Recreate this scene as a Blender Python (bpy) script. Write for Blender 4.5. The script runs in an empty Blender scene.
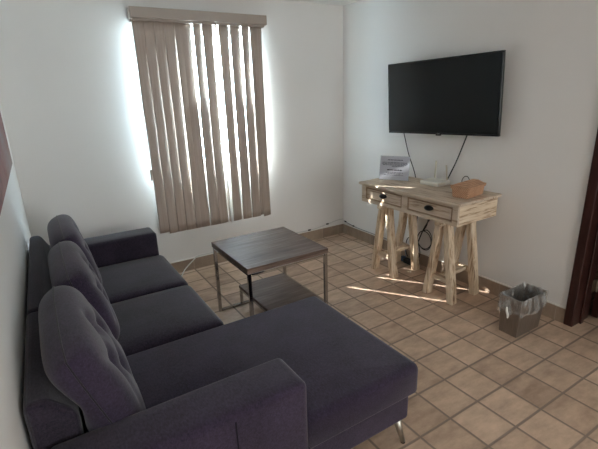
import bpy, bmesh, math, random
from mathutils import Vector, Matrix, Euler
random.seed(7)
PI = math.pi
sc = bpy.context.scene
COL = sc.collection
R = math.radians

# ------------------------------------------------------------------ helpers
def link(o, parent=None):
    COL.objects.link(o)
    if parent is not None:
        o.parent = parent
    return o

def obj(name, bm, mat=None, parent=None, smooth=False, bevel=0, seg=2, loc=None, angle=35):
    bmesh.ops.recalc_face_normals(bm, faces=bm.faces[:])
    me = bpy.data.meshes.new(name)
    bm.to_mesh(me)
    bm.free()
    if mat is not None:
        me.materials.append(mat)
    if smooth:
        for p in me.polygons:
            p.use_smooth = True
    o = bpy.data.objects.new(name, me)
    link(o, parent)
    if loc is not None:
        o.location = loc
    if bevel:
        m = o.modifiers.new('bevel', 'BEVEL')
        m.width = bevel
        m.segments = seg
        m.limit_method = 'ANGLE'
        m.angle_limit = R(angle)
        m.harden_normals = False
    return o

def tag(o, label, cat, group=None):
    o['label'] = label
    o['category'] = cat
    if group:
        o['group'] = group
    return o

def thing(name, label, cat, loc=(0, 0, 0), rotz=0, group=None):
    o = bpy.data.objects.new(name, None)
    o.empty_display_size = 0.05
    link(o)
    o.location = loc
    o.rotation_euler = (0, 0, rotz)
    return tag(o, label, cat, group)

def struct(name, bm, m, parent=None, **k):
    o = obj(name, bm, m, parent, **k)
    if parent is None:
        o['kind'] = 'structure'
    return o

def add_box(bm, x0, x1, y0, y1, z0, z1, mat=None):
    vs = [bm.verts.new(p) for p in ((x0, y0, z0), (x1, y0, z0), (x1, y1, z0), (x0, y1, z0),
                                    (x0, y0, z1), (x1, y0, z1), (x1, y1, z1), (x0, y1, z1))]
    fs = [bm.faces.new([vs[i] for i in q]) for q in
          ((3, 2, 1, 0), (4, 5, 6, 7), (0, 1, 5, 4), (1, 2, 6, 5), (2, 3, 7, 6), (3, 0, 4, 7))]
    if mat is not None:
        for v in vs:
            v.co = mat @ v.co
    return vs

def bx(x0, x1, y0, y1, z0, z1):
    bm = bmesh.new()
    add_box(bm, x0, x1, y0, y1, z0, z1)
    return bm

def add_hexa(bm, bot, top):
    """a timber: bottom and top quads (4 points each)"""
    a = [bm.verts.new(p) for p in bot]
    b = [bm.verts.new(p) for p in top]
    bm.faces.new(a[::-1]); bm.faces.new(b)
    for i in range(4):
        j = (i + 1) % 4
        bm.faces.new((a[i], a[j], b[j], b[i]))

def add_prism(bm, pts, z0, z1):
    a = [bm.verts.new((x, y, z0)) for x, y in pts]
    b = [bm.verts.new((x, y, z1)) for x, y in pts]
    bm.faces.new(a[::-1]); bm.faces.new(b)
    n = len(pts)
    for i in range(n):
        j = (i + 1) % n
        bm.faces.new((a[i], a[j], b[j], b[i]))

def catmull(pts, n=8, closed=False):
    P = [Vector(p) for p in pts]
    out = []
    m = len(P)
    rng = range(m) if closed else range(m - 1)
    for i in rng:
        if closed:
            p0, p1, p2, p3 = P[i - 1], P[i], P[(i + 1) % m], P[(i + 2) % m]
        else:
            p0, p1, p2, p3 = P[max(i - 1, 0)], P[i], P[i + 1], P[min(i + 2, m - 1)]
        for k in range(n):
            t = k / n
            out.append(0.5 * ((2 * p1) + (p2 - p0) * t + (2 * p0 - 5 * p1 + 4 * p2 - p3) * t * t
                              + (3 * p1 - p0 - 3 * p2 + p3) * t ** 3))
    if not closed:
        out.append(P[-1])
    return out

def add_tube(bm, pts, r, sides=8, closed=False):
    pts = [Vector(p) for p in pts]
    n = len(pts)
    rings = []
    up = Vector((0, 0, 1))
    prev = None
    for i, p in enumerate(pts):
        if closed:
            d = pts[(i + 1) % n] - pts[i - 1]
        else:
            d = pts[min(i + 1, n - 1)] - pts[max(i - 1, 0)]
        d.normalize()
        if prev is None:
            a = d.cross(up if abs(d.z) < .9 else Vector((1, 0, 0))).normalized()
        else:
            a = (prev - d * prev.dot(d)).normalized()
        prev = a
        b = d.cross(a)
        rr = r(i / (n - 1)) if callable(r) else r
        rings.append([bm.verts.new(p + (a * math.cos(t) + b * math.sin(t)) * rr)
                      for t in [2 * PI * k / sides for k in range(sides)]])
    for i in range(n if closed else n - 1):
        A, B = rings[i], rings[(i + 1) % n]
        for k in range(sides):
            j = (k + 1) % sides
            bm.faces.new((A[k], A[j], B[j], B[k]))
    if not closed:
        bm.faces.new(rings[0][::-1]); bm.faces.new(rings[-1])

def stops(lo, hi, r, n):
    e = [0, .08, .27, .55, 1]
    a = [lo + r * t for t in e]
    b = [hi - r * t for t in e][::-1]
    mid = [a[-1] + (b[0] - a[-1]) * k / n for k in range(1, n)]
    return a + mid + b

def soft_box(x0, x1, y0, y1, z0, z1, r, puff=0, n=10, fn=None):
    """a cushion: rounded box with a crowned top"""
    bm = bmesh.new()
    X, Y, Z = stops(x0, x1, r, n), stops(y0, y1, r, n), stops(z0, z1, min(r, (z1 - z0) * .49), 2)
    rz = min(r, (z1 - z0) * .49)
    cache = {}
    def V(i, j, k):
        if (i, j, k) in cache:
            return cache[(i, j, k)]
        p = Vector((X[i], Y[j], Z[k]))
        q = Vector((min(max(p.x, x0 + r), x1 - r), min(max(p.y, y0 + r), y1 - r), min(max(p.z, z0 + rz), z1 - rz)))
        d = p - q
        if d.length > 1e-9:
            d = Vector((d.x / r, d.y / r, d.z / rz))
            d.normalize()
            p = q + Vector((d.x * r, d.y * r, d.z * rz))
        u = (p.x - x0) / (x1 - x0) * 2 - 1
        v = (p.y - y0) / (y1 - y0) * 2 - 1
        if p.z > (z0 + z1) / 2:
            p.z += puff * (1 - abs(u) ** 3) * (1 - abs(v) ** 3) * (p.z - (z0 + z1) / 2) / ((z1 - z0) / 2)
        if fn:
            p = fn(p)
        cache[(i, j, k)] = bm.verts.new(p)
        return cache[(i, j, k)]
    a, b, c = len(X) - 1, len(Y) - 1, len(Z) - 1
    for i in range(a):
        for j in range(b):
            bm.faces.new((V(i, j, 0), V(i, j + 1, 0), V(i + 1, j + 1, 0), V(i + 1, j, 0)))
            bm.faces.new((V(i, j, c), V(i + 1, j, c), V(i + 1, j + 1, c), V(i, j + 1, c)))
    for i in range(a):
        for k in range(c):
            bm.faces.new((V(i, 0, k), V(i + 1, 0, k), V(i + 1, 0, k + 1), V(i, 0, k + 1)))
            bm.faces.new((V(i, b, k), V(i, b, k + 1), V(i + 1, b, k + 1), V(i + 1, b, k)))
    for j in range(b):
        for k in range(c):
            bm.faces.new((V(0, j, k), V(0, j, k + 1), V(0, j + 1, k + 1), V(0, j + 1, k)))
            bm.faces.new((V(a, j, k), V(a, j + 1, k), V(a, j + 1, k + 1), V(a, j, k + 1)))
    return bm

# ------------------------------------------------------------------ materials
def srgb(r, g, b):
    f = lambda c: (c / 255 / 12.92) if c / 255 <= .04045 else ((c / 255 + .055) / 1.055) ** 2.4
    return (f(r), f(g), f(b), 1)

class NT:
    def __init__(s, name):
        s.m = bpy.data.materials.new(name)
        s.m.use_nodes = True
        s.t = s.m.node_tree
        s.b = s.t.nodes['Principled BSDF']
        s.out = s.t.nodes['Material Output']
    def n(s, typ, **k):
        x = s.t.nodes.new(typ)
        for a, v in k.items():
            if a in x.inputs:
                x.inputs[a].default_value = v
            else:
                setattr(x, a, v)
        return x
    def l(s, a, b):
        s.t.links.new(a, b)
    def set(s, **k):
        for a, v in k.items():
            s.b.inputs[a.replace('_', ' ')].default_value = v
    def noise(s, scale, detail=4, rough=.55, vec=None, mapscale=None, mode='Object', rot=None):
        tc = s.n('ShaderNodeTexCoord')
        src = tc.outputs[mode]
        if mapscale or rot:
            mp = s.n('ShaderNodeMapping')
            if mapscale:
                mp.inputs['Scale'].default_value = mapscale
            if rot:
                mp.inputs['Rotation'].default_value = rot
            s.l(src, mp.inputs['Vector'])
            src = mp.outputs['Vector']
        x = s.n('ShaderNodeTexNoise')
        x.inputs['Scale'].default_value = scale
        x.inputs['Detail'].default_value = detail
        x.inputs['Roughness'].default_value = rough
        s.l(src, x.inputs['Vector'])
        return x
    def ramp(s, fac, stops_):
        r = s.n('ShaderNodeValToRGB')
        e = r.color_ramp.elements
        e[0].position, e[0].color = stops_[0]
        e[1].position, e[1].color = stops_[-1]
        for p, c in stops_[1:-1]:
            q = e.new(p); q.color = c
        s.l(fac, r.inputs['Fac'])
        return r
    def bump(s, h, strength=.2, dist=.01):
        b = s.n('ShaderNodeBump')
        b.inputs['Strength'].default_value = strength
        b.inputs['Distance'].default_value = dist
        s.l(h, b.inputs['Height'])
        s.l(b.outputs['Normal'], s.b.inputs['Normal'])

def mat_plain(name, col, rough=.5, metal=0, spec=.5, var=.06, vs=12, bump=0):
    t = NT(name)
    t.set(Roughness=rough, Metallic=metal)
    t.b.inputs['Specular IOR Level'].default_value = spec
    x = t.noise(vs)
    lo = tuple(c * (1 - var) for c in col[:3]) + (1,)
    hi = tuple(min(1, c * (1 + var)) for c in col[:3]) + (1,)
    r = t.ramp(x.outputs['Fac'], [(.3, lo), (.7, hi)])
    t.l(r.outputs['Color'], t.b.inputs['Base Color'])
    if bump:
        t.bump(x.outputs['Fac'], bump)
    return t.m

def mat_wall(name, col):
    t = NT(name)
    t.set(Roughness=.85)
    t.b.inputs['Specular IOR Level'].default_value = .25
    a = t.noise(1.6, 5)
    r = t.ramp(a.outputs['Fac'], [(.3, tuple(c * .97 for c in col[:3]) + (1,)), (.7, col)])
    t.l(r.outputs['Color'], t.b.inputs['Base Color'])
    b = t.noise(45, 6, .6)
    t.bump(b.outputs['Fac'], .12, .004)
    return t.m

TILE = 0.21
def mat_tiles(name, offx, offy, c1, c2, grout, gw=.0055, plane='xy', rough=.33, cs=1.0):
    """square tiles from world-metre coordinates: grout lines where coord/TILE is whole"""
    t = NT(name)
    tc = t.n('ShaderNodeTexCoord')
    sp = t.n('ShaderNodeSeparateXYZ')
    # a slow wobble keeps the joints from being ruler straight
    wn = t.noise(2.2, 2)
    t.l(tc.outputs['Object'], sp.inputs['Vector'])
    def M(op, a, b=None):
        x = t.n('ShaderNodeMath', operation=op)
        for i, v in enumerate((a, b)):
            if v is None:
                continue
            if isinstance(v, (int, float)):
                x.inputs[i].default_value = v
            else:
                t.l(v, x.inputs[i])
        return x.outputs[0]
    wob = M('MULTIPLY', M('SUBTRACT', wn.outputs['Fac'], .5), .006)
    ax = {'x': 'X', 'y': 'Y', 'z': 'Z'}
    u = M('DIVIDE', M('ADD', M('SUBTRACT', sp.outputs[ax[plane[0]]], offx), wob), TILE)
    v = M('DIVIDE', M('ADD', M('SUBTRACT', sp.outputs[ax[plane[1]]], offy), wob), TILE)
    def dist(w):
        f = M('FRACT', w)
        return M('MINIMUM', f, M('SUBTRACT', 1.0, f))
    d = M('MINIMUM', dist(u), dist(v))
    mr = t.n('ShaderNodeMapRange')
    mr.inputs['From Min'].default_value = gw / TILE * .7
    mr.inputs['From Max'].default_value = gw / TILE * 1.5
    t.l(d, mr.inputs['Value'])
    tile = mr.outputs['Result']           # 0 in the joint, 1 on the tile
    # one random value per tile
    cb = t.n('ShaderNodeCombineXYZ')
    t.l(M('FLOOR', u), cb.inputs['X']); t.l(M('FLOOR', v), cb.inputs['Y'])
    wh = t.n('ShaderNodeTexWhiteNoise', noise_dimensions='2D')
    t.l(cb.outputs[0], wh.inputs['Vector'])
    n1 = t.noise(5.5, 6, .62, mapscale=(1, 2.6, 1), rot=(0, 0, R(24)))
    n2 = t.noise(28, 5, .6)
    mixv = M('ADD', M('MULTIPLY', wh.outputs['Value'], .24), M('ADD', M('MULTIPLY', n1.outputs['Fac'], .88), M('MULTIPLY', n2.outputs['Fac'], .22)))
    rp = t.ramp(mixv, [(.38, c1), (.66, tuple((a + b) / 2 for a, b in zip(c1, c2))), (.95, c2)])
    mx = t.n('ShaderNodeMix', data_type='RGBA')
    t.l(tile, mx.inputs['Factor'])
    mx.inputs['A'].default_value = grout
    t.l(rp.outputs['Color'], mx.inputs['B'])
    t.l(mx.outputs['Result'], t.b.inputs['Base Color'])
    rr = t.n('ShaderNodeMapRange')
    rr.inputs['To Min'].default_value = .9
    rr.inputs['To Max'].default_value = rough
    t.l(tile, rr.inputs['Value'])
    rn = M('ADD', rr.outputs['Result'], M('MULTIPLY', n2.outputs['Fac'], .12))
    t.l(rn, t.b.inputs['Roughness'])
    h = M('ADD', M('MULTIPLY', tile, 1.0), M('MULTIPLY', n2.outputs['Fac'], .12))
    t.bump(h, .35, .003)
    t.b.inputs['Specular IOR Level'].default_value = .45
    return t.m

def mat_fabric(name, col):
    t = NT(name)
    t.set(Roughness=.95)
    t.b.inputs['Specular IOR Level'].default_value = .15
    t.b.inputs['Sheen Weight'].default_value = .25
    t.b.inputs['Sheen Roughness'].default_value = .5
    a = t.noise(170, 3, .7, mapscale=(1, .45, 1))
    b = t.noise(6, 4)
    c = t.noise(60, 3)
    ad = t.n('ShaderNodeMath', operation='MULTIPLY_ADD')
    t.l(a.outputs['Fac'], ad.inputs[0]); ad.inputs[1].default_value = .55
    m2 = t.n('ShaderNodeMath', operation='MULTIPLY_ADD')
    t.l(b.outputs['Fac'], m2.inputs[0]); m2.inputs[1].default_value = .3
    m3 = t.n('ShaderNodeMath', operation='MULTIPLY'); t.l(c.outputs['Fac'], m3.inputs[0]); m3.inputs[1].default_value = .15
    t.l(m3.outputs[0], m2.inputs[2]); t.l(m2.outputs[0], ad.inputs[2])
    r = t.ramp(ad.outputs[0], [(.36, tuple(c * .45 for c in col[:3]) + (1,)), (.64, tuple(c * 1.5 for c in col[:3]) + (1,))])
    t.l(r.outputs['Color'], t.b.inputs['Base Color'])
    t.bump(a.outputs['Fac'], .3, .002)
    return t.m

def mat_wood(name, stops_, scale=9, stretch=(.6, 9, 9), rough=.5, bump=.15, rot=None, spec=.4):
    t = NT(name)
    t.set(Roughness=rough)
    t.b.inputs['Specular IOR Level'].default_value = spec
    n = t.noise(scale, 7, .65, mapscale=stretch, rot=rot)
    n2 = t.noise(scale * .35, 3, .5, mapscale=stretch, rot=rot)
    ad = t.n('ShaderNodeMath', operation='ADD'); 
    ml = t.n('ShaderNodeMath', operation='MULTIPLY'); ml.inputs[1].default_value = .6
    ml2 = t.n('ShaderNodeMath', operation='MULTIPLY'); ml2.inputs[1].default_value = .4
    t.l(n.outputs['Fac'], ml.inputs[0]); t.l(n2.outputs['Fac'], ml2.inputs[0])
    t.l(ml.outputs[0], ad.inputs[0]); t.l(ml2.outputs[0], ad.inputs[1])
    r = t.ramp(ad.outputs[0], stops_)
    t.l(r.outputs['Color'], t.b.inputs['Base Color'])
    t.bump(n.outputs['Fac'], bump, .004)
    return t.m

M_wall = mat_wall('painted plaster', srgb(229, 227, 225))
M_ceil = mat_wall('ceiling paint', srgb(236, 238, 237))
GROUT = srgb(138, 122, 110)
OFX, OFY = -3.40 * TILE, -5.32 * TILE
M_floor = mat_tiles('floor tiles', OFX, OFY, srgb(146, 120, 101), srgb(220, 191, 166), GROUT, gw=.0056)
M_baseX = mat_tiles('baseboard tiles along window wall', OFX, -.10, srgb(132, 114, 100), srgb(170, 150, 132), srgb(172, 158, 144), gw=.0022, plane='xz')
M_baseY = mat_tiles('baseboard tiles along tv wall', OFY, -.10, srgb(132, 114, 100), srgb(170, 150, 132), srgb(172, 158, 144), gw=.0022, plane='yz')
M_caulk = mat_plain('white caulk', srgb(225, 222, 216), .8)
M_fab = mat_fabric('charcoal plum fabric', srgb(47, 41, 53))
M_fab2 = mat_fabric('plum fabric', srgb(52, 44, 61))
M_fabseam = mat_fabric('darker welt fabric', srgb(44, 40, 48))
M_seam = mat_plain('dark seam thread', srgb(40, 37, 44), .95, spec=.1)
M_chrome = mat_plain('polished chrome', srgb(176, 174, 174), .10, 1, var=.02)
M_satin = mat_plain('satin metal', srgb(180, 176, 168), .32, 1, var=.03)
M_blackrub = mat_plain('black rubber', srgb(22, 22, 22), .6)
M_table = mat_wood('grey brown oak laminate', [(.33, srgb(74, 57, 49)), (.5, srgb(104, 85, 75)), (.68, srgb(132, 114, 103))], 7, (.9, 16, 16), .5, .05, None, .25)
M_tabedge = mat_wood('dark laminate edge', [(.33, srgb(66, 56, 54)), (.68, srgb(100, 88, 84))], 7, (.9, 16, 16), .35, .03)
WW = [(.34, srgb(110, 80, 58)), (.42, srgb(170, 142, 114)), (.49, srgb(214, 194, 168)), (.72, srgb(236, 222, 202))]
WW2 = [(.30, srgb(104, 80, 62)), (.39, srgb(158, 136, 116)), (.47, srgb(198, 179, 158)), (.72, srgb(222, 208, 190))]
M_wwY = mat_wood('whitewashed pine, long grain', WW2, 8, (11, .8, 11), .6, .25)
M_wwZ = mat_wood('whitewashed pine post', WW, 7, (11, 11, .9), .65, .3)
M_wwX = mat_wood('whitewashed pine end panel', WW, 8, (.9, 11, 14), .65, .3)
M_wwgroove = mat_wood('bare pine in the grooves', [(.3, srgb(118, 92, 70)), (.7, srgb(166, 140, 114))], 8, (11, .8, 11), .7, .2)
M_blackiron = mat_plain('black iron', srgb(24, 23, 24), .35, .6)
M_tvbody = mat_plain('tv gloss black plastic', srgb(14, 14, 16), .18, 0, .5)
M_screen = mat_plain('tv screen glass', srgb(22, 23, 23), .20, 0, .22, var=.0)
M_logo = mat_plain('silver tv badge', srgb(150, 150, 152), .3, .8)
M_cableB = mat_plain('black cable', srgb(26, 26, 28), .5)
M_cableW = mat_plain('white cable', srgb(200, 200, 198), .5)
M_cableG = mat_plain('grey cable', srgb(140, 142, 146), .5)
M_blueplug = mat_plain('blue plug', srgb(60, 84, 120), .4)
M_white = mat_plain('white plastic', srgb(222, 219, 210), .35)
M_cream = mat_plain('cream plastic', srgb(186, 178, 160), .4)
M_paper = mat_plain('printed sheet', srgb(206, 200, 210), .6)
M_ink = mat_plain('grey print', srgb(98, 94, 104), .7)
M_inkb = mat_plain('dark print', srgb(58, 54, 62), .7)
M_door = mat_wood('dark mahogany', [(.3, srgb(34, 18, 15)), (.55, srgb(56, 31, 27)), (.75, srgb(78, 48, 42))], 6, (10, 10, .6), .3, .08)
M_brass = mat_plain('steel hinge', srgb(170, 160, 145), .35, 1)

def mat_blind():
    t = NT('taupe vinyl slat')
    t.set(Roughness=.55)
    n = t.noise(2.0, 3, .5, mapscale=(40, 40, .6))
    r = t.ramp(n.outputs['Fac'], [(.3, srgb(172, 157, 146)), (.7, srgb(184, 169, 158))])
    t.l(r.outputs['Color'], t.b.inputs['Base Color'])
    f = t.noise(320, 2, .5, mapscale=(1, 1, .15))
    t.bump(f.outputs['Fac'], .08, .002)
    ge = t.n('ShaderNodeNewGeometry')
    sp = t.n('ShaderNodeSeparateXYZ'); t.l(ge.outputs['True Normal'], sp.inputs[0])
    gt = t.n('ShaderNodeMath', operation='GREATER_THAN'); gt.inputs[1].default_value = .2
    t.l(sp.outputs['Y'], gt.inputs[0])
    mc = t.n('ShaderNodeMix', data_type='RGBA')
    t.l(gt.outputs[0], mc.inputs['Factor']); t.l(r.outputs['Color'], mc.inputs['A'])
    mc.inputs['B'].default_value = srgb(240, 240, 238)       # pale slat backs put in to bounce more daylight onto the wall
    t.l(mc.outputs['Result'], t.b.inputs['Base Color'])
    tr = t.n('ShaderNodeBsdfTranslucent')
    tr.inputs['Color'].default_value = srgb(150, 122, 110)
    mx = t.n('ShaderNodeMixShader')
    mx.inputs['Fac'].default_value = .03
    t.l(t.b.outputs[0], mx.inputs[1]); t.l(tr.outputs[0], mx.inputs[2])
    t.l(mx.outputs[0], t.out.inputs['Surface'])
    return t.m
M_blind = mat_blind()
M_valance = mat_plain('taupe valance', srgb(170, 158, 148), .5, var=.03)

def mat_glass(name, tint=(1, 1, 1, 1)):
    t = NT(name)
    tb = t.n('ShaderNodeBsdfTransparent'); tb.inputs['Color'].default_value = tint
    gl = t.n('ShaderNodeBsdfGlossy'); gl.inputs['Roughness'].default_value = .02
    fr = t.n('ShaderNodeFresnel'); fr.inputs['IOR'].default_value = 1.4
    mx = t.n('ShaderNodeMixShader')
    ge = t.n('ShaderNodeNewGeometry')
    inv = t.n('ShaderNodeMath', operation='SUBTRACT'); inv.inputs[0].default_value = 1
    ml = t.n('ShaderNodeMath', operation='MULTIPLY')
    t.l(ge.outputs['Backfacing'], inv.inputs[1]); t.l(inv.outputs[0], ml.inputs[0]); t.l(fr.outputs[0], ml.inputs[1])
    t.l(ml.outputs[0], mx.inputs['Fac']); t.l(tb.outputs[0], mx.inputs[1]); t.l(gl.outputs[0], mx.inputs[2])
    t.l(mx.outputs[0], t.out.inputs['Surface'])
    return t.m
M_glass = mat_glass('window glass', (.95, .97, .97, 1))

def mat_liner():
    t = NT('clear bin liner')
    t.set(Roughness=.22)
    t.b.inputs['Base Color'].default_value = srgb(226, 226, 224)
    n = t.noise(26, 5, .6, mapscale=(1, 1, .5))
    t.bump(n.outputs['Fac'], .8, .012)
    tb = t.n('ShaderNodeBsdfTransparent')
    mx = t.n('ShaderNodeMixShader')
    r = t.ramp(n.outputs['Fac'], [(.40, (.04, .04, .04, 1)), (.64, (.48, .48, .48, 1))])
    t.l(r.outputs['Color'], mx.inputs['Fac'])
    t.l(tb.outputs[0], mx.inputs[1]); t.l(t.b.outputs[0], mx.inputs[2])
    t.l(mx.outputs[0], t.out.inputs['Surface'])
    return t.m
M_liner = mat_liner()
def mat_brushed():
    t = NT('brushed bronze steel')
    t.set(Roughness=.38, Metallic=.75)
    n = t.noise(5, 4, .6, mapscale=(30, 30, .8))
    r = t.ramp(n.outputs['Fac'], [(.3, srgb(130, 120, 112)), (.7, srgb(152, 142, 134))])
    t.l(r.outputs['Color'], t.b.inputs['Base Color'])
    t.bump(n.outputs['Fac'], .05, .002)
    return t.m
M_bin = mat_brushed()
M_binin = mat_plain('dark bin inside', srgb(64, 58, 54), .5)

def mat_wicker():
    t = NT('woven wicker')
    t.set(Roughness=.6)
    tc = t.n('ShaderNodeTexCoord')
    w1 = t.n('ShaderNodeTexWave', wave_type='BANDS', bands_direction='Z'); w1.inputs['Scale'].default_value = 52; w1.inputs['Distortion'].default_value = 1.2
    w2 = t.n('ShaderNodeTexWave', wave_type='BANDS', bands_direction='DIAGONAL'); w2.inputs['Scale'].default_value = 44; w2.inputs['Distortion'].default_value = 1.0
    t.l(tc.outputs['Object'], w1.inputs['Vector']); t.l(tc.outputs['Object'], w2.inputs['Vector'])
    m = t.n('ShaderNodeMath', operation='MULTIPLY'); t.l(w1.outputs['Fac'], m.inputs[0]); t.l(w2.outputs['Fac'], m.inputs[1])
    n = t.noise(18, 4)
    ad = t.n('ShaderNodeMath', operation='MULTIPLY_ADD'); t.l(n.outputs['Fac'], ad.inputs[0]); ad.inputs[1].default_value = .6; t.l(m.outputs[0], ad.inputs[2])
    r = t.ramp(ad.outputs[0], [(.2, srgb(150, 108, 80)), (.5, srgb(192, 148, 116)), (1, srgb(214, 176, 146))])
    t.l(r.outputs['Color'], t.b.inputs['Base Color'])
    t.bump(m.outputs[0], .6, .004)
    return t.m
M_wicker = mat_wicker()

def mat_painting():
    t = NT('abstract canvas')
    t.set(Roughness=.7)
    n = t.noise(2.2, 7, .65, mapscale=(1, .7, 1.6))
    r = t.ramp(n.outputs['Fac'], [(.25, srgb(52, 42, 44)), (.42, srgb(146, 100, 98)), (.56, srgb(150, 122, 120)), (.75, srgb(150, 148, 152))])
    t.l(r.outputs['Color'], t.b.inputs['Base Color'])
    return t.m
M_paint = mat_painting()
M_canvas_edge = mat_plain('dark canvas edge', srgb(74, 52, 52), .7)

# ------------------------------------------------------------------ the room
H = 2.35
YB = -6.6            # rear wall, behind the camera
XL = lambda y: -2.974 + .016 * y     # the left wall is a hair out of square
WT = .16             # wall thickness
WX0, WX1, WZ0, WZ1 = -1.985, -1.0112, .93, 2.09   # window opening
DY0, DY1, DZ = -2.467, -3.32, 2.06              # door opening in the TV wall

struct('floor', bx(-3.3, 2.4, YB - WT, WT, -.08, 0), M_floor)
struct('ceiling', bx(-3.3, 2.4, YB - WT, WT, H, H + .1), M_ceil)
bm = bmesh.new()
add_box(bm, -3.2, WX0, 0, WT, 0, H); add_box(bm, WX1, WT, 0, WT, 0, H)
add_box(bm, WX0, WX1, 0, WT, 0, WZ0); add_box(bm, WX0, WX1, 0, WT, WZ1, H)
struct('wall_back', bm, M_wall)
bm = bmesh.new()
add_box(bm, 0, WT, DY0, 0, 0, H); add_box(bm, 0, WT, DY1, DY0, DZ, H); add_box(bm, 0, WT, YB, DY1, 0, H)
struct('wall_right', bm, M_wall)
bm = bmesh.new()
add_prism(bm, [(XL(0), 0), (XL(YB), YB), (XL(YB) - .15, YB), (XL(0) - .15, 0)], 0, H)
struct('wall_left', bm, M_wall)
# rear wall behind the camera; its wide window is added, sized for fill light
RX0, RX1, RZ0, RZ1 = -2.5, -.3, .7, 2.1
bm = bmesh.new()
add_box(bm, -3.3, RX0, YB - WT, YB, 0, H); add_box(bm, RX1, WT, YB - WT, YB, 0, H)
add_box(bm, RX0, RX1, YB - WT, YB, 0, RZ0); add_box(bm, RX0, RX1, YB - WT, YB, RZ1, H)
struct('wall_front', bm, M_wall)
# the next room beyond the doorway
bm = bmesh.new()
add_box(bm, 2.2, 2.3, -4.6, -1.5, 0, H); add_box(bm, WT, 2.2, -1.6, -1.5, 0, H); add_box(bm, WT, 2.2, -4.6, -4.5, 0, H)
struct('wall_hallway', bm, M_wall)

# windows
def window(name, x0, x1, z0, z1, yo):
    bm = bmesh.new()
    w = .045
    add_box(bm, x0, x0 + w, yo, yo + .05, z0, z1); add_box(bm, x1 - w, x1, yo, yo + .05, z0, z1)
    add_box(bm, x0 + w, x1 - w, yo, yo + .05, z0, z0 + w); add_box(bm, x0 + w, x1 - w, yo, yo + .05, z1 - w, z1)
    xm = x0 + (x1 - x0) * .435
    add_box(bm, xm - .025, xm + .025, yo + .005, yo + .045, z0 + w, z1 - w)
    f = struct(name, bm, M_white)
    bm = bmesh.new()
    add_box(bm, x0 + w, x1 - w, yo + .022, yo + .027, z0 + w, z1 - w)
    obj('window_pane', bm, M_glass, f)
window('window_1', WX0, WX1, WZ0, WZ1, .10)
window('window_added', RX0, RX1, RZ0, RZ1, YB - .12)  # unseen, added to let fill light in from behind

# tiled baseboards with a line of caulk on top
def base(name, pts, mat, z=.107):
    bm = bmesh.new(); add_prism(bm, pts, 0, z)
    o = struct(name, bm, mat)
    cx = sum(p[0] for p in pts) / 4; cy = sum(p[1] for p in pts) / 4
    bm = bmesh.new(); add_prism(bm, pts, z, z + .008)
    obj('caulk_line', bm, M_caulk, o)
base('baseboard_back', [(XL(0), -.012), (0, -.012), (0, 0), (XL(0), 0)], M_baseX)
base('baseboard_right', [(-.012, -.012), (-.012, DY0 + .03), (0, DY0 + .03), (0, -.012)], M_baseY)

# dark wooden door frame and the door standing open into the next room
bm = bmesh.new()
for y0, y1 in ((DY0 + .028, DY0 - .03), (DY1 + .03, DY1 - .028)):
    add_box(bm, -.022, WT + .03, min(y0, y1), max(y0, y1), 0, DZ + .03)
add_box(bm, -.022, WT + .03, DY1 + .03, DY0 - .03, DZ - .03, DZ + .03)
add_box(bm, .065, .105, DY0 - .044, DY0 - .030, 0, DZ - .03)
add_box(bm, .065, .105, DY1 + .030, DY1 + .044, 0, DZ - .03)
d = struct('door_1', bm, M_door, bevel=.008, seg=3)
t_leaf = bmesh.new()
add_box(t_leaf, WT + .055, WT + .84, DY0 - .075, DY0 - .035, .012, DZ - .04)
for z0, z1 in ((.16, .9), (1.05, 1.9)):
    add_box(t_leaf, WT + .17, WT + .72, DY0 - .083, DY0 - .075, z0, z1)
leaf = obj('door_leaf', t_leaf, M_door, d, bevel=.004)
for zz in (.25, 1.05, 1.80):
    bm = bmesh.new()
    add_tube(bm, [(WT + .042, DY0 - .043, zz - .045), (WT + .042, DY0 - .043, zz + .045)], .008, 10)
    add_box(bm, WT + .0, WT + .042, DY0 - .034, DY0 - .0305, zz - .045, zz + .045)
    add_box(bm, WT + .042, WT + .056, DY0 - .045, DY0 - .0405, zz - .045, zz + .045)
    obj('hinge', bm, M_brass, d)

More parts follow.
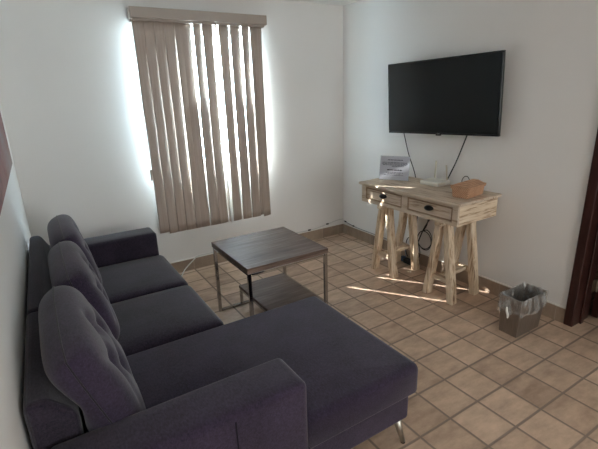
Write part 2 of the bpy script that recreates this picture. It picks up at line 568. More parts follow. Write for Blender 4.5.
# ------------------------------------------------------------------ vertical blind
vb = thing('vertical_blind', 'taupe vertical blind with slats slightly apart, covering the bright window', 'blind', (-1.50, 0, .40))
VX, VZ = -1.50, .40
def loc_box(x0, x1, y0, y1, z0, z1): return bx(x0 - VX, x1 - VX, y0, y1, z0 - VZ, z1 - VZ)
obj('valance', loc_box(-2.062, -.932, -.135, -.05, 2.115, 2.19), M_valance, vb, bevel=.004)
obj('headrail', loc_box(-2.04, -.95, -.112, -.0, 2.10, 2.125), M_valance, vb)
W2 = .0451
slats = [(-2.003, 5), (-1.924, 7), (-1.847, 8), (-1.770, 7), (-1.685, 10), (-1.642, 2), (-1.5435, 0),
         (-1.461, 11), (-1.397, 84), (-1.320, 10), (-1.2175, 0), (-1.1205, 0), (-1.033, 9), (-1.006, 18)]
for i, (x, th) in enumerate(slats):
    bm = bmesh.new()
    zt, zb = 2.10, .415 + random.uniform(-.001, .002)
    if i == 0: zb = .43
    if i == 13: zb = .405
    if i == 12: zb = .425
    NZ, NX = 24, 6
    rows = []
    for k in range(NZ + 1):
        t = k / NZ
        z = zt + (zb - zt) * t
        # hooked square at the top, loosened by a little twist on the way down
        tw = th - 9 * math.exp(-t * 7) * (1 if th < 50 else -1) - 3 * max(0, t - .75) / .25
        if abs(th) < 3: tw = th
        if i in (6, 11):          # these two turn shut towards the top
            e = max(0, min(1, (z - 1.42) / .12))
            tw = th + 22 * e * e * (3 - 2 * e)
        a = R(tw)
        row = []
        for j in range(NX + 1):
            s = (j / NX * 2 - 1) * W2
            c = .0045 * (1 - (s / W2) ** 2)       # the crown of the slat
            px = x + s * math.cos(a) + c * math.sin(a)
            py = -.085 + s * math.sin(a) - c * math.cos(a)
            row.append(bm.verts.new((px - VX, py, z - VZ)))
        rows.append(row)
    for k in range(NZ):
        for j in range(NX):
            bm.faces.new((rows[k][j], rows[k][j + 1], rows[k + 1][j + 1], rows[k + 1][j]))
    s = obj('slat', bm, M_blind, vb, smooth=True)
    sm = s.modifiers.new('thick', 'SOLIDIFY'); sm.thickness = .0012; sm.offset = 0
bm = bmesh.new()
add_box(bm, -2.066 - VX, -2.046 - VX, -.10, -.085, .895 - VZ, .985 - VZ)
obj('chain_weight', bm, M_valance, vb, bevel=.003)
bm = bmesh.new()
add_tube(bm, [(-2.056 - VX, -.092, .98 - VZ), (-2.05 - VX, -.092, 1.5 - VZ), (-2.045 - VX, -.092, 2.12 - VZ)], .0016, 6)
obj('chain', bm, M_white, vb)

# ------------------------------------------------------------------ sectional sofa
SX, SY = -2.4, -1.5
sofa = thing('sectional_sofa', 'dark plum grey fabric sectional sofa with a chaise along the left wall', 'sofa', (SX, SY, 0))
off = Vector((-SX, -SY, 0))
def sobj(name, bm, mat, parent=sofa, **k):
    if parent is sofa:
        bmesh.ops.translate(bm, verts=bm.verts[:], vec=off)
    else:
        bmesh.ops.translate(bm, verts=bm.verts[:], vec=off)
    return obj(name, bm, mat, parent, **k)
YF, YN = -.375, -2.616         # far end, near end
AF, AN = -.575, -2.415         # inner faces of the arms
bm = bmesh.new()
add_prism(bm, [(-2.955, AF - .002), (-2.955, AN + .002), (-2.172, AN + .002), (-2.172, -2.58), (-1.63, -2.58), (-1.622, -1.815), (-2.165, -1.815), (-2.165, AF - .002)], .14, .295)
sobj('base', bm, M_fab2, bevel=.02, seg=4)
sobj('seat_cushion', soft_box(-2.80, -2.155, -1.205, AF - .003, .297, .435, .045, .02), M_fab, smooth=True)
sobj('seat_cushion', soft_box(-2.80, -2.155, -1.795, -1.209, .297, .435, .045, .02), M_fab, smooth=True)
# chaise cushion: L shaped, wraps round the front of the near arm
def chaise():
    bm = bmesh.new()
    out = [(-2.80, -1.800), (-1.605, -1.800), (-1.605, -2.612), (-2.178, -2.612), (-2.178, -2.405), (-2.80, -2.405)]
    add_prism(bm, out, .297, .436)
    vert = lambda e: abs(e.verts[0].co.z - e.verts[1].co.z) > .05
    bmesh.ops.bevel(bm, geom=[e for e in bm.edges if vert(e) and e.verts[0].co.x > -1.7], offset=.035, segments=4, profile=.5, affect='EDGES')
    flat = lambda e, z: all(abs(v.co.z - z) < .001 for v in e.verts)
    bmesh.ops.bevel(bm, geom=[e for e in bm.edges if flat(e, .436)], offset=.034, segments=5, profile=.5, affect='EDGES')
    bmesh.ops.bevel(bm, geom=[e for e in bm.edges if flat(e, .297)], offset=.008, segments=2, profile=.5, affect='EDGES')
    return bm
sobj('chaise_cushion', chaise(), M_fab2, smooth=True)
def arm_bm(y0, y1):
    return soft_box(-2.965, -2.180, y0, y1,   .14, .598, .026, .004, n=4)
arm_far = sobj('armrest', arm_bm(AF, YF), M_fab, smooth=True)
arm_near = sobj('armrest', arm_bm(YN, AN), M_fab2, smooth=True)
bm = bmesh.new()
add_tube(bm, [(-2.594, AN - .012, .595), (-2.594, -2.50, .597), (-2.592, YN + .012, .594)], .0022, 6)
sobj('seam', bm, M_seam, arm_near)
bm = bmesh.new()
add_tube(bm, [(-2.457, YN - .001, .57), (-2.455, YN - .001, .40), (-2.455, YN - .001, .15)], .0022, 6)
sobj('seam', bm, M_seam, arm_near)
bm = bmesh.new()
pts = [(-2.187, YN + .024, .58), (-2.181, YN + .024, .40), (-2.181, YN + .024, .15)]
add_tube(bm, pts, .0025, 6)
sobj('seam', bm, M_seam, arm_near)
# back panels: upright slabs along the wall, the front top edge sloped
def back_bm(y0, y1):
    bm = bmesh.new()
    prof = [(-2.965, .14), (-2.868, .14), (-2.868, .66), (-2.905, .735), (-2.965, .735)]
    a = [bm.verts.new((x - .036 * (-y0 - .57) / 1.84 if i in (0, 3, 4) else x, y0, z)) for i, (x, z) in enumerate(prof)]
    b = [bm.verts.new((x - .036 * (-y1 - .57) / 1.84 if i in (0, 3, 4) else x, y1, z)) for i, (x, z) in enumerate(prof)]
    bm.faces.new(a); bm.faces.new(b[::-1])
    for i in range(5):
        j = (i + 1) % 5
        bm.faces.new((a[i], a[j], b[j], b[i]))
    return bm
sobj('back_panel', back_bm(-1.748, AF - .004), M_fab, bevel=.022, seg=4)
sobj('back_panel', back_bm(AN + .004, -1.753), M_fab, bevel=.022, seg=4)

def back_cushion(y0, y1, dx, seed):
    """a plump loose pillow, one welt seam all round, leaning on the back panel"""
    rnd = random.Random(seed)
    yc, hw = (y0 + y1) / 2, (y1 - y0) / 2
    TF, TB = .092, .085
    N = 30
    A = [math.sin((k / N * 2 - 1) * PI / 2 * .98) / math.sin(PI / 2 * .98) for k in range(N + 1)]
    buttons = [(-.42 + rnd.uniform(-.04, .04), .05), (.42 + rnd.uniform(-.04, .04), .05), (0, -.42), (.0, .5)]
    def base(a, b):
        a2 = a * (1 - .045 * b ** 4); b2 = b * (1 - .075 * a ** 4)
        t = (b2 + 1) / 2
        x = -2.735 + (-2.872 + 2.735) * t + dx * (.35 + .65 * t)
        z = .447 + .420 * t - .010 * a * a * t
        return Vector((x, yc + hw * a2, z))
    nrm = Vector((.420, 0, .137)).normalized()       # out of the front face
    def thick(a, b):
        return max(0, (1 - a ** 8) * (1 - b ** 8)) ** .45
    bm = bmesh.new()
    F, Bk = {}, {}
    for i, a in enumerate(A):
        for j, b in enumerate(A):
            p = base(a, b)
            edge = i in (0, N) or j in (0, N)
            if edge:
                F[i, j] = Bk[i, j] = bm.verts.new(p)
                continue
            th = thick(a, b)
            d = 0
            for bu, bv in buttons:
                q = ((a - bu) * hw) ** 2 + ((b - bv) * .21) ** 2
                d += .042 * math.exp(-q / .0016)
            # pulled folds run slantwise between the tufts and fan up to the seam
            for sx in (-1, 1):
                f1 = abs((a * sx - .42) * hw * .75 + (b - .05) * .21 * .66)
                d += .019 * math.exp(-(f1 / .014) ** 2) * max(0, 1 - ((b - .1) / .75) ** 2)
                f2 = abs((a * sx - .42) * hw * .7 - (b - .05) * .21 * .75)
                d += .019 * math.exp(-(f2 / .014) ** 2) * max(0, 1 - ((b + .05) / .7) ** 2)
            q = p + nrm * max(.02 * th, TF * th * (1 - .18 * max(0, b)) - d * th)
            F[i, j] = bm.verts.new(q)
            q = p - nrm * TB * th * (1 + .0 * b)
            lim = max(0, min(1, (q.z - .68) / .17)); q.x = max(q.x, -2.858 - .11 * lim)
            q.z = max(q.z, .447)
            Bk[i, j] = bm.verts.new(q)
    for i in range(N):
        for j in range(N):
            bm.faces.new((F[i, j], F[i + 1, j], F[i + 1, j + 1], F[i, j + 1]))
            q = (Bk[i, j], Bk[i, j + 1], Bk[i + 1, j + 1], Bk[i + 1, j])
            if len(set(q) & set((F[i, j], F[i + 1, j], F[i + 1, j + 1], F[i, j + 1]))) < 4:
                bm.faces.new(q)
    c = sobj('back_cushion', bm, M_fab2, smooth=True)
    sm = c.modifiers.new('sub', 'SUBSURF'); sm.levels = sm.render_levels = 1
    b2 = bmesh.new()
    pts = ([base(a, -1) for a in A[:-1]] + [base(1, b) for b in A[:-1]] + [base(a, 1) for a in A[:0:-1]] + [base(-1, b) for b in A[:0:-1]])
    add_tube(b2, pts, .0030, 6, True)
    sobj('piping', b2, M_fabseam, c, smooth=True)
back_cushion(-1.183, AF - .006, .080, 1)
back_cushion(-1.797, -1.190, .055, 2)
back_cushion(AN - .022, -1.804, -.004, 3)
for (x, y) in ((-1.675, -2.545), (-1.69, -1.87), (-2.22, -.47), (-2.88, -.47), (-2.88, -2.52), (-2.22, -2.52)):
    bm = bmesh.new()
    lx = .03 if x > -1.8 else 0
    pts = [(x, y, .142), (x + lx * .5, y - .01 * (lx > 0), .07), (x + lx, y - .02 * (lx > 0), .006)]
    add_tube(bm, pts, lambda t: .019 - .009 * t, 14)
    leg = sobj('leg', bm, M_satin, smooth=False)
    for p in leg.data.polygons: p.use_smooth = True
    bm = bmesh.new()
    add_tube(bm, [(x + lx, y - .02 * (lx > 0), .008), (x + lx, y - .02 * (lx > 0), 0)], .0105, 12)
    sobj('foot_glide', bm, M_blackrub, leg)

# ------------------------------------------------------------------ side table with its low shelf
TX0, TX1, TY0, TY1, TZ = -1.885, -1.288, -1.497, -.897, .551
tab = thing('side_table', 'square grey brown side table with chrome legs and low shelf in front of the blind', 'table', ((TX0 + TX1) / 2, (TY0 + TY1) / 2, 0))
toff = Vector((-(TX0 + TX1) / 2, -(TY0 + TY1) / 2, 0))
def tobj(name, bm, mat, parent=tab, **k):
    bmesh.ops.translate(bm, verts=bm.verts[:], vec=toff)
    return obj(name, bm, mat, parent, **k)
tobj('tabletop', bx(TX0, TX1, TY0, TY1, TZ - .036, TZ), M_table, bevel=.0025)
bm = bmesh.new()
w = .022
add_box(bm, TX0 + .004, TX0 + .004 + w, TY0 + .03, TY1 - .03, TZ - .052, TZ - .0365)
add_box(bm, TX1 - .004 - w, TX1 - .004, TY0 + .03, TY1 - .03, TZ - .052, TZ - .0365)
add_box(bm, TX0 + .03, TX1 - .03, TY0 + .004, TY0 + .004 + w, TZ - .052, TZ - .0365)
add_box(bm, TX0 + .03, TX1 - .03, TY1 - .004 - w, TY1 - .004, TZ - .052, TZ - .0365)
tobj('top_frame', bm, M_chrome, bevel=.002)
for x, y in ((TX0 + .004, TY0 + .004), (TX0 + .004, TY1 - .026), (TX1 - .026, TY0 + .004), (TX1 - .026, TY1 - .026)):
    tobj('leg', bx(x, x + w, y, y + w, 0, TZ - .0365), M_chrome, bevel=.002)
SZ = .163
SHX = -1.703
for y in (TY0 + .004, TY1 - .026):
    tobj('floor_rail', bx(TX0 + .027, TX1 - .027, y, y + w, 0, .018), M_chrome, bevel=.002)
tobj('shelf', bx(SHX, TX1 - .028, TY0 + .004, TY1 - .004, SZ - .022, SZ), M_table, bevel=.002)
for y in (TY0 + .006, TY1 - .024):
    tobj('shelf_post', bx(SHX + .002, SHX + .02, y, y + .018, .0185, SZ - .0225), M_chrome, bevel=.002)
tobj('shelf_rail', bx(SHX + .002, SHX + .02, TY0 + .026, TY1 - .026, SZ - .042, SZ - .0225), M_chrome, bevel=.002)

# ------------------------------------------------------------------ console table on trestles
CX, CY = -.268, -1.402
con = thing('console_table', 'whitewashed wooden console table with two drawers on trestle legs under the television', 'table', (CX, CY, 0), R(1.2))
# local frame: +x towards the wall, -y towards the camera end
LX0, LX1, LY0, LY1 = -.235, .215, -.485, .485      # carcass
ZB, ZT = .640, .786
def cobj(name, bm, mat, parent=con, **k):
    return obj(name, bm, mat, parent, **k)
top = bmesh.new()
add_box(top, LX0 - .022, LX1 + .012, LY0 - .022, LY1 + .022, ZT, ZT + .022)
cobj('tabletop', top, M_wwY, bevel=.007, seg=2)
bm = bmesh.new()   # carcass: sides, back, bottom and the face frame
add_box(bm, LX0 + .02, LX1, LY0, LY0 + .02, ZB, ZT - .0005)
add_box(bm, LX0 + .02, LX1, LY1 - .02, LY1, ZB, ZT - .0005)
add_box(bm, LX1 - .02, LX1, LY0 + .02, LY1 - .02, ZB, ZT - .0005)
add_box(bm, LX0 + .02, LX1 - .02, LY0 + .02, LY1 - .02, ZB, ZB + .012)
cobj('carcass', bm, M_wwX, bevel=.003)
bm = bmesh.new()
st = .046
add_box(bm, LX0, LX0 + .0195, LY0, LY0 + st, ZB, ZT - .0005)
add_box(bm, LX0, LX0 + .0195, LY1 - st, LY1, ZB, ZT - .0005)
add_box(bm, LX0, LX0 + .0195, -st * .6, st * .6, ZB, ZT - .0005)
for a, b in ((LY0 + st, -st * .6), (st * .6, LY1 - st)):
    add_box(bm, LX0 + .0005, LX0 + .0195, a, b, ZB, ZB + .026)
    add_box(bm, LX0 + .0005, LX0 + .0195, a, b, ZT - .016, ZT - .0005)
cobj('face_frame', bm, M_wwY, bevel=.002)
for a, b in ((LY0 + st, -st * .6), (st * .6, LY1 - st)):
    g = .003
    z0, z1 = ZB + .026 + g, ZT - .016 - g
    bm = bmesh.new()
    add_box(bm, LX0 + .010, LX0 + .026, a + g, b - g, z0, z1)
    add_box(bm, LX0 + .026, LX1 - .03, a + g + .006, b - g - .006, z0 + .006, z1 - .006)
    dr = cobj('drawer', bm, M_wwY, bevel=.002)
    bm = bmesh.new()   # applied bead round the drawer front
    bw = .009
    ya, yb = a + g, b - g
    add_box(bm, LX0 + .004, LX0 + .0098, ya, yb, z1 - bw, z1); add_box(bm, LX0 + .004, LX0 + .0098, ya, yb, z0, z0 + bw)
    add_box(bm, LX0 + .004, LX0 + .0098, ya, ya + bw, z0 + bw, z1 - bw); add_box(bm, LX0 + .004, LX0 + .0098, yb - bw, yb, z0 + bw, z1 - bw)
    cobj('drawer_bead', bm, M_wwgroove, dr, bevel=.0015)
    # black cup pull: quarter-round shell with flared ears
    bm = bmesh.new()
    yc, zc = (a + b) / 2, (z0 + z1) / 2 + .008
    NU, NV = 14, 7
    rows = []
    for i in range(NU + 1):
        u = i / NU * 2 - 1
        rr = .030 * math.sqrt(max(0, 1 - u * u)) + .003
        rows.append([bm.verts.new((LX0 + .0095 - rr * .9 * math.sin(t), yc + u * .040, zc + .022 * math.sqrt(max(0.02, 1 - u * u)) * math.cos(t) - .004))
                     for t in [PI * .72 * k / NV for k in range(NV + 1)]])
    for i in range(NU):
        for k in range(NV):
            bm.faces.new((rows[i][k], rows[i + 1][k], rows[i + 1][k + 1], rows[i][k + 1]))
    pl = cobj('cup_pull', bm, M_blackiron, dr, smooth=True)
    s = pl.modifiers.new('thick', 'SOLIDIFY'); s.thickness = .003
    
def timber(bm, p0, p1, wx, wy, rnd, ax='z'):
    j = lambda: rnd.uniform(-.003, .003)
    p0, p1 = Vector(p0), Vector(p1)
    n = 5
    prev = None
    rows = []
    for k in range(n + 1):
        c = p0.lerp(p1, k / n)
        if 0 < k < n:
            c += Vector((j(), j(), 0)) if ax == 'z' else Vector((0, 0, j()))
        q = []
        for sx, sy in ((-1, -1), (1, -1), (1, 1), (-1, 1)):
            if ax == 'z':
                q.append(bm.verts.new(c + Vector((sx * (wx / 2 + j() * .7), sy * (wy / 2 + j() * .7), 0))))
            elif ax == 'y':
                q.append(bm.verts.new(c + Vector((sx * (wx / 2 + j() * .7), 0, sy * (wy / 2 + j() * .7)))))
            else:
                q.append(bm.verts.new(c + Vector((0, sx * (wx / 2 + j() * .7), sy * (wy / 2 + j() * .7)))))
        rows.append(q)
    bm.faces.new(rows[0][::-1]); bm.faces.new(rows[-1])
    for a, b in zip(rows, rows[1:]):
        for i in range(4):
            k = (i + 1) % 4
            bm.faces.new((a[i], a[k], b[k], b[i]))
for q, yc in enumerate((.300, -.298)):
    rnd = random.Random(20 + q)
    bm = bmesh.new()
    timber(bm, (-.20, yc, ZB - .023), (.18, yc, ZB - .023), .062, .042, rnd, 'x')
    tr = cobj('trestle', bm, M_wwX, bevel=.004)
    for xs in (-.125, .145):
        for s in (-1, 1):
            bm = bmesh.new()
            timber(bm, (xs, yc + s * .118, 0), (xs, yc + s * .030, ZB - .045 + .03), .060, .050, rnd)
            bmesh.ops.bevel(bm, geom=bm.edges[:], offset=.003, segments=1, affect='EDGES')
            cobj('leg', bm, M_wwZ, tr)
        bm = bmesh.new()
        zr = .165 if xs < 0 else .185
        timber(bm, (xs, yc - .085, zr), (xs, yc + .085, zr), .030, .040, rnd, 'y')
        cobj('rail', bm, M_wwY, tr, bevel=.003)
    bm = bmesh.new()
    timber(bm, (-.112, yc - .01, .182), (.132, yc - .01, .190), .060, .026, rnd, 'x')
    cobj('stretcher', bm, M_wwX, tr, bevel=.003)

# ------------------------------------------------------------------ things on the console
ZC = .808
# sign in a clear holder
A, B = Vector((-.345, -.945, ZC)), Vector((-.216, -1.168, ZC))
mid = (A + B) / 2
ang = math.atan2((B - A).y, (B - A).x)
sign = thing('tabletop_sign', 'printed notice in a clear slanted holder on the left of the console', 'sign', mid, ang)
W = (B - A).length
def slant(v, lean=.20):      # local: x along the sign, z up, lean backwards (+y)
    return Vector((v[0], v[1] + v[2] * math.tan(lean) * 1, v[2]))
def sl_box(bm, x0, x1, y0, y1, z0, z1):
    vs = add_box(bm, x0, x1, y0, y1, z0, z1)
    for v in vs: v.co = slant(v.co)
SH = .200
bm = bmesh.new()
sl_box(bm, -W / 2 + .003, W / 2 - .003, -.0008, .0008, .004, SH)
obj('paper_sheet', bm, M_paper, sign)
bm = bmesh.new()
sl_box(bm, -W / 2, W / 2, -.0035, -.0015, .0015, SH + .002)
sl_box(bm, -W / 2, W / 2, .0012, .0032, .0015, SH + .002)
add_box(bm, -W / 2, W / 2, -.0035, .07, 0, .0018)
obj('acrylic_holder', bm, M_glass, sign)
rnd = random.Random(5)
for zf, x0, x1, h, dark in ((.845, -.24, .26, .006, 0), (.735, -.42, .42, .005, 0), (.685, -.43, .43, .005, 0), (.635, -.40, .40, .005, 0),
                            (.585, -.1, .32, .005, 0), (.43, -.24, .27, .009, 1), (.325, -.28, .30, .005, 0), (.275, -.22, .22, .005, 0), (.215, -.34, .32, .004, 0)):
    bm = bmesh.new()
    x = x0 * W
    # a line of small type: a thin rule joined through its words so that it stays one piece
    sl_box(bm, x0 * W, x1 * W, -.0012, -.0009, zf * SH - h * .18, zf * SH + h * .18)
    while x < x1 * W - .006:
        wl = min(rnd.uniform(.010, .028), x1 * W - x)
        sl_box(bm, x, x + wl, -.0014, -.0009, zf * SH - h / 2, zf * SH + h / 2)
        x += wl + .0045
    obj('printed_heading' if dark else 'printed_line', bm, M_inkb if dark else M_ink, sign)

# router
rt = thing('wifi_router', 'white wireless router with two upright antennas on the console', 'router', (-.135, -1.385, ZC), R(4))
body = soft_box(-.085, .075, -.088, .088, .001, .034, .006, .002, n=4)
obj('router_body', body, M_white, rt, smooth=True)
for y, ty in ((.06, .002), (-.055, .018)):
    bm = bmesh.new()
    add_tube(bm, [(.070, y, .026), (.072, y + ty * .4, .08), (.074, y + ty, .175 if y > 0 else .15)], .0068, 10)
    obj('antenna', bm, M_cream, rt, smooth=True)

# wicker basket
bk = thing('wicker_basket', 'small tan woven basket with a flared lid on the right of the console', 'basket', (-.264, -1.786, ZC), R(8))
def frustum(x, y, z0, x2, y2, z1, bm=None):
    bm = bm or bmesh.new()
    add_hexa(bm, [(-x, -y, z0), (x, -y, z0), (x, y, z0), (-x, y, z0)], [(-x2, -y2, z1), (x2, -y2, z1), (x2, y2, z1), (-x2, y2, z1)])
    return bm
obj('basket_body', frustum(.108, .060, 0, .114, .065, .066), M_wicker, bk, bevel=.010, seg=3)
bm = frustum(.119, .070, .060, .123, .074, .086)
lid = obj('basket_lid', bm, M_wicker, bk, bevel=.008, seg=3)
bm = bmesh.new()
add_hexa(bm, [(-.114, -.064, .085), (.114, -.064, .085), (.114, .064, .085), (-.114, .064, .085)],
         [(.0, -.020, .106), (.100, -.020, .106), (.100, .020, .106), (.0, .020, .106)])
obj('lid_crown', bm, M_wicker, lid, bevel=.006)

# ------------------------------------------------------------------ television
tv = thing('television', 'wall mounted flat black television above the console table', 'television', (-.110, -1.343, 1.482))
tvr = tv
TW, TH = 1.003, .566
tv.rotation_mode = 'XYZ'
# local axes: x = picture right, y = up, z = out of the screen
r_, u_, n_ = Vector((0, -1, 0)), Vector((0, 0, 1)), Vector((-1, 0, 0))
roll, tilt, yaw = .022, .042, -.087
r_, u_ = r_ * math.cos(roll) + u_ * math.sin(roll), u_ * math.cos(roll) - r_ * math.sin(roll)
u_, n_ = u_ * math.cos(tilt) + n_ * math.sin(tilt), n_ * math.cos(tilt) - u_ * math.sin(tilt)
r_, n_ = r_ * math.cos(yaw) + n_ * math.sin(yaw), n_ * math.cos(yaw) - r_ * math.sin(yaw)
M3 = Matrix((r_, u_, n_)).transposed()
tv.rotation_euler = M3.to_euler()
bm = bmesh.new()
b = .011
add_box(bm, -TW / 2, TW / 2, TH / 2 - b, TH / 2, -.012, .012); add_box(bm, -TW / 2, TW / 2, -TH / 2, -TH / 2 + b * 1.6, -.012, .012)
add_box(bm, -TW / 2, -TW / 2 + b, -TH / 2 + b * 1.6, TH / 2 - b, -.012, .012); add_box(bm, TW / 2 - b, TW / 2, -TH / 2 + b * 1.6, TH / 2 - b, -.012, .012)
obj('bezel', bm, M_tvbody, tv, bevel=.003, seg=3)
obj('screen', bx(-TW / 2 + b, TW / 2 - b, -TH / 2 + b * 1.6, TH / 2 - b, -.006, .008), M_screen, tv)
bm = bmesh.new()
add_hexa(bm, [(-TW / 2 + .12, -TH / 2 + .05, -.048), (TW / 2 - .12, -TH / 2 + .05, -.048), (TW / 2 - .12, TH / 2 - .12, -.048), (-TW / 2 + .12, TH / 2 - .12, -.048)],
         [(-TW / 2 + .004, -TH / 2 + .004, -.0125), (TW / 2 - .004, -TH / 2 + .004, -.0125), (TW / 2 - .004, TH / 2 - .004, -.0125), (-TW / 2 + .004, TH / 2 - .004, -.0125)])
obj('back_shell', bm, M_tvbody, tv, bevel=.004)
obj('wall_bracket', bx(-.12, .12, -.10, .10, -.092, -.0485), M_blackiron, tv)
bm = bmesh.new()
add_tube(bm, [(0 + .004 * math.cos(t), -TH / 2 + .006 + .004 * math.sin(t), .0125) for t in [2 * PI * k / 12 for k in range(12)]], .0012, 6, True)
add_box(bm, .007, .020, -TH / 2 + .003, -TH / 2 + .0095, .0118, .0132)
obj('badge', bm, M_logo, tv)
bm = bmesh.new()
add_box(bm, -.022, .022, -TH / 2 - .010, -TH / 2 + .0, -.010, .006)
obj('sensor_tab', bm, M_tvbody, tv, bevel=.003)

# ------------------------------------------------------------------ cables
def cable(name, pts, r, mat, label, n=10):
    bm = bmesh.new()
    p0 = Vector(pts[0])
    add_tube(bm, [p - p0 for p in catmull(pts, n)], r, 8)
    o = obj(name, bm, mat, None, smooth=True, loc=p0)
    return tag(o, label, 'cable')
cable('power_cable', [(-.030, -.885, 1.24), (-.020, -.905, 1.17), (-.016, -.965, 1.00), (-.014, -1.06, .80), (-.014, -1.10, .55), (-.016, -1.10, .37), (-.018, -1.06, .26),
                      (-.02, -1.0, .20), (-.03, -1.0, .10), (-.05, -1.045, .05)], .0042, M_cableB,
      'thin black cable slanting from the left underside of the television')
cable('video_cable', [(-.030, -1.575, 1.24), (-.020, -1.55, 1.18), (-.016, -1.48, 1.00), (-.014, -1.385, .79), (-.014, -1.31, .56), (-.012, -1.20, .38), (-.012, -1.14, .24), (-.02, -1.10, .10), (-.045, -1.085, .045)], .0052, M_cableB,
      'thick black cable slanting from the right underside of the television')
loop = []
for k in range(34):
    a = 2 * PI * k / 19 + 1.3
    rr = .078 + .007 * math.sin(k * .55)
    loop.append((-.030 - .0006 * k, -1.225 + rr * .95 * math.cos(a), .262 + rr * 1.15 * math.sin(a)))
cable('coiled_cable', [(-.022, -1.245, .60), (-.026, -1.235, .42)] + loop + [(-.06, -1.20, .12), (-.065, -1.15, .035)], .0042, M_cableB,
      'black cable coiled in a loop on the wall under the console', 6)
cable('loop_cable', [(-.075, -1.60, ZC + .012), (-.072, -1.585, ZC + .05), (-.068, -1.60, ZC + .083), (-.064, -1.625, ZC + .088), (-.06, -1.645, ZC + .06), (-.06, -1.65, ZC + .012)], .003, M_cableB,
      'short black cable looped up behind the woven basket')
cable('wall_cable', [(-1.99, -.20, .006), (-1.93, -.13, .006), (-1.86, -.035, .03), (-1.76, -.016, .100), (-1.72, -.010, .120), (-1.6, -.007, .121), (-1.2, -.007, .120), (-.85, -.007, .121), (-.60, -.007, .124), (-.4, -.007, .122),
                     (-.2, -.008, .150), (-.08, -.010, .166), (-.022, -.022, .168)], .0052, M_cableW,
      'white cable running along the top of the baseboard under the blind')
cable('corner_cable', [(-.012, -.03, .15), (-.010, -.10, .135), (-.008, -.25, .121), (-.008, -.5, .121), (-.009, -.70, .123), (-.012, -.85, .14), (-.014, -.95, .13), (-.03, -1.0, .06), (-.045, -1.02, .03)], .0048, M_cableG,
      'grey cable running along the top of the baseboard from the corner to the console')
CL = [((-.0135, -.06, .146), 'small black clip on the grey baseboard cable, nearest the room corner', 0),
      ((-.0135, -.20, .128), 'small black clip on the grey baseboard cable, a hand away from the corner', 0),
      ((-.47, -.0135, .124), 'small black clip on the white baseboard cable just right of the side table', 1),
      ((-.23, -.0135, .147), 'small black clip on the white baseboard cable between side table and corner', 1)]
for p, lab, along in CL:
    bm = bmesh.new()
    if along: add_box(bm, -.016, .016, -.006, .006, -.006, .008)
    else: add_box(bm, -.006, .006, -.011, .011, -.006, .007)
    tag(obj('cable_clip', bm, M_blackrub, None, bevel=.002, loc=p), lab, 'clip', 'cable clips on the baseboard cables')
ps = thing('power_strip', 'small dark power adapter with a blue plug on the floor under the console', 'adapter', (-.075, -1.075, 0))
obj('adapter_body', bx(-.028, .022, -.055, .035, 0, .042), M_blackrub, ps, bevel=.005)
obj('plug', bx(-.020, .012, .037, .072, .004, .052), M_blueplug, ps, bevel=.004)

# ------------------------------------------------------------------ waste bin
BXc, BYc = -.310, -2.303
wb = thing('waste_bin', 'bronze metal waste bin with a clear plastic liner beside the door frame', 'bin', (BXc, BYc, 0), R(-1))
BH = .268
bx0, by0, bx1, by1 = .124, .060, .136, .077
def bin_shell():
    bm = bmesh.new()
    def ring(x, y, z): return [bm.verts.new(p) for p in ((-x, -y, z), (x, -y, z), (x, y, z), (-x, y, z))]
    o0, o1 = ring(bx0, by0, 0), ring(bx1, by1, BH)
    i1, i0 = ring(bx1 - .003, by1 - .003, BH), ring(bx0 - .003, by0 - .003, .006)
    bm.faces.new(o0[::-1]); bm.faces.new(i0)
    for a, b in ((o0, o1), (o1, i1), (i1, i0)):
        for i in range(4):
            j = (i + 1) % 4
            bm.faces.new((a[i], a[j], b[j], b[i]))
    return bm
obj('bin_body', bin_shell(), M_bin, wb, bevel=.0015)
def liner():
    bm = bmesh.new()
    rnd = random.Random(3)
    per = []
    N = 18
    cs = [(-1, -1), (1, -1), (1, 1), (-1, 1)]
    for i in range(4):
        a, b = cs[i], cs[(i + 1) % 4]
        for k in range(N):
            t = k / N
            per.append((a[0] + (b[0] - a[0]) * t, a[1] + (b[1] - a[1]) * t))
    n = len(per)
    prof = [(-.010, .03), (-.006, .12), (-.005, .22), (-.004, BH - .004), (-.001, BH + .003), (.003, BH + .0035), (.0055, BH - .01), (.006, .22), (.0065, .19), (.0075, .155)]
    ph = [rnd.uniform(0, 6.28) for _ in range(6)]
    rows = []
    for oi, (o, z) in enumerate(prof):
        row = []
        for k, (u, v) in enumerate(per):
            f = z / BH
            ex = bx0 + (bx1 - bx0) * f + o
            ey = by0 + (by1 - by0) * f + o
            s = 2 * PI * k / n
            wv = .5 + .5 * math.sin(9 * s + ph[0] + z * 20) * math.sin(5 * s + ph[1])
            out = (wv * .006 if oi >= 6 else -wv * .004 * (oi < 3))
            zz = z
            if oi >= 7:
                zz += .012 * math.sin(3 * s + ph[2]) + .007 * math.sin(8 * s + ph[3])
            if oi in (3, 4, 5):
                zz += .002 * math.sin(11 * s + ph[4])
            row.append(bm.verts.new((u * (ex + out), v * (ey + out), zz)))
        rows.append(row)
    for a, b in zip(rows, rows[1:]):
        for k in range(n):
            j = (k + 1) % n
            bm.faces.new((a[k], a[j], b[j], b[k]))
    return bm
ln = obj('bin_liner', liner(), M_liner, wb, smooth=True)
bm = bmesh.new()
add_tube(bm, catmull([(-bx1 - .010, .01, .200), (-bx1 - .016, .006, .175), (-bx1 - .012, .0, .150), (-bx1 - .016, -.004, .128)], 5), lambda t: .004 + .004 * math.sin(t * PI) , 8)
obj('liner_knot', bm, M_caulk, ln, smooth=True)

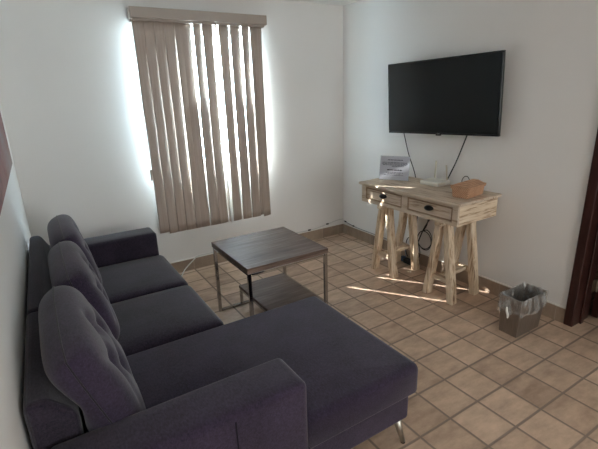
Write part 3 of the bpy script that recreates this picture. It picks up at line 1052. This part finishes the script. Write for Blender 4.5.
# ------------------------------------------------------------------ picture on the left wall
pa = thing('wall_picture', 'abstract canvas picture in dull reds and greys on the left wall', 'picture', (XL(-1.65) + .001, -1.65, 1.58), math.atan(-.007))
obj('canvas', bx(.0, .054, -.62, .575, -.325, .42), M_canvas_edge, pa, bevel=.002)
obj('painted_face', bx(.0541, .0552, -.618, .573, -.323, .418), M_paint, pa)

# ------------------------------------------------------------------ light and sky
w = bpy.data.worlds.new('World')
sc.world = w
w.use_nodes = True
nt = w.node_tree
bg = nt.nodes['Background']
SKY_FRONT, SKY_REAR = 35.0, 6.7
# rear sky made up to set the fill, brighter blue-white on the sunny side
tcw = nt.nodes.new('ShaderNodeTexCoord')
spw = nt.nodes.new('ShaderNodeSeparateXYZ')
rpw = nt.nodes.new('ShaderNodeMapRange')
rpw.inputs['From Min'].default_value = -.3
rpw.inputs['From Max'].default_value = .3
rpw.interpolation_type = 'SMOOTHSTEP'
mxw = nt.nodes.new('ShaderNodeMix'); mxw.data_type = 'RGBA'
mxw.inputs['A'].default_value = (SKY_REAR * .995, SKY_REAR * .985, SKY_REAR * .97, 1)
mxw.inputs['B'].default_value = (SKY_FRONT * .64, SKY_FRONT * .85, SKY_FRONT * 1.0, 1)
nt.links.new(tcw.outputs['Generated'], spw.inputs[0])
nt.links.new(spw.outputs['Y'], rpw.inputs['Value'])
nt.links.new(rpw.outputs['Result'], mxw.inputs['Factor'])
nt.links.new(mxw.outputs['Result'], bg.inputs['Color'])
bg.inputs['Strength'].default_value = 1.0

def portal(name, x0, x1, z0, z1, y, into):
    l = bpy.data.lights.new(name, 'AREA')
    l.shape = 'RECTANGLE'
    l.size, l.size_y = x1 - x0, z1 - z0
    l.cycles.is_portal = True
    o = bpy.data.objects.new(name, l)
    link(o)
    o.location = ((x0 + x1) / 2, y, (z0 + z1) / 2)
    o.rotation_euler = (R(-90) if into < 0 else R(90), 0, 0)   # -Z of the lamp looks into the room
    return o
portal('front_window_daylight', WX0, WX1, WZ0, WZ1, .155, -1)
portal('rear_fill_portal', RX0, RX1, RZ0, RZ1, YB - .155, 1)

sun = bpy.data.lights.new('sun', 'SUN')
sun.energy = 44
sun.angle = R(.5)
sun.color = (1, .97, .93)
so = bpy.data.objects.new('sun', sun)
link(so)
el = R(33.5)
dv = Vector((.577 * math.cos(el), -.816 * math.cos(el), -math.sin(el)))
so.rotation_euler = dv.to_track_quat('-Z', 'Y').to_euler()
so.location = (-3, 3, 4)

# ------------------------------------------------------------------ camera
yaw, pit, rol = .5508, .3045, .0329
f = Vector((math.sin(yaw) * math.cos(pit), math.cos(yaw) * math.cos(pit), -math.sin(pit)))
r = Vector((math.cos(yaw), -math.sin(yaw), 0))
d = f.cross(r)
r2 = r * math.cos(rol) + d * math.sin(rol)
d2 = -r * math.sin(rol) + d * math.cos(rol)
cam = bpy.data.cameras.new('camera')
cam.sensor_width = 36
cam.lens = 422.06 / 598 * 36
cam.clip_start = .02
co = bpy.data.objects.new('camera', cam)
link(co)
mw = Matrix((r2, -d2, -f)).transposed().to_4x4()
mw.translation = Vector((-2.837, -3.654, 1.556))
co.matrix_world = mw
sc.camera = co

sc.view_settings.view_transform = 'Standard'
sc.view_settings.look = 'None'
sc.view_settings.gamma = 1
sc.view_settings.use_curve_mapping = False
sc.view_settings.exposure = .40
sc.cycles.use_denoising = True
sc.cycles.max_bounces = 14
sc.cycles.diffuse_bounces = 8
sc.cycles.transparent_max_bounces = 16
sc.cycles.caustics_reflective = False
sc.cycles.caustics_refractive = False
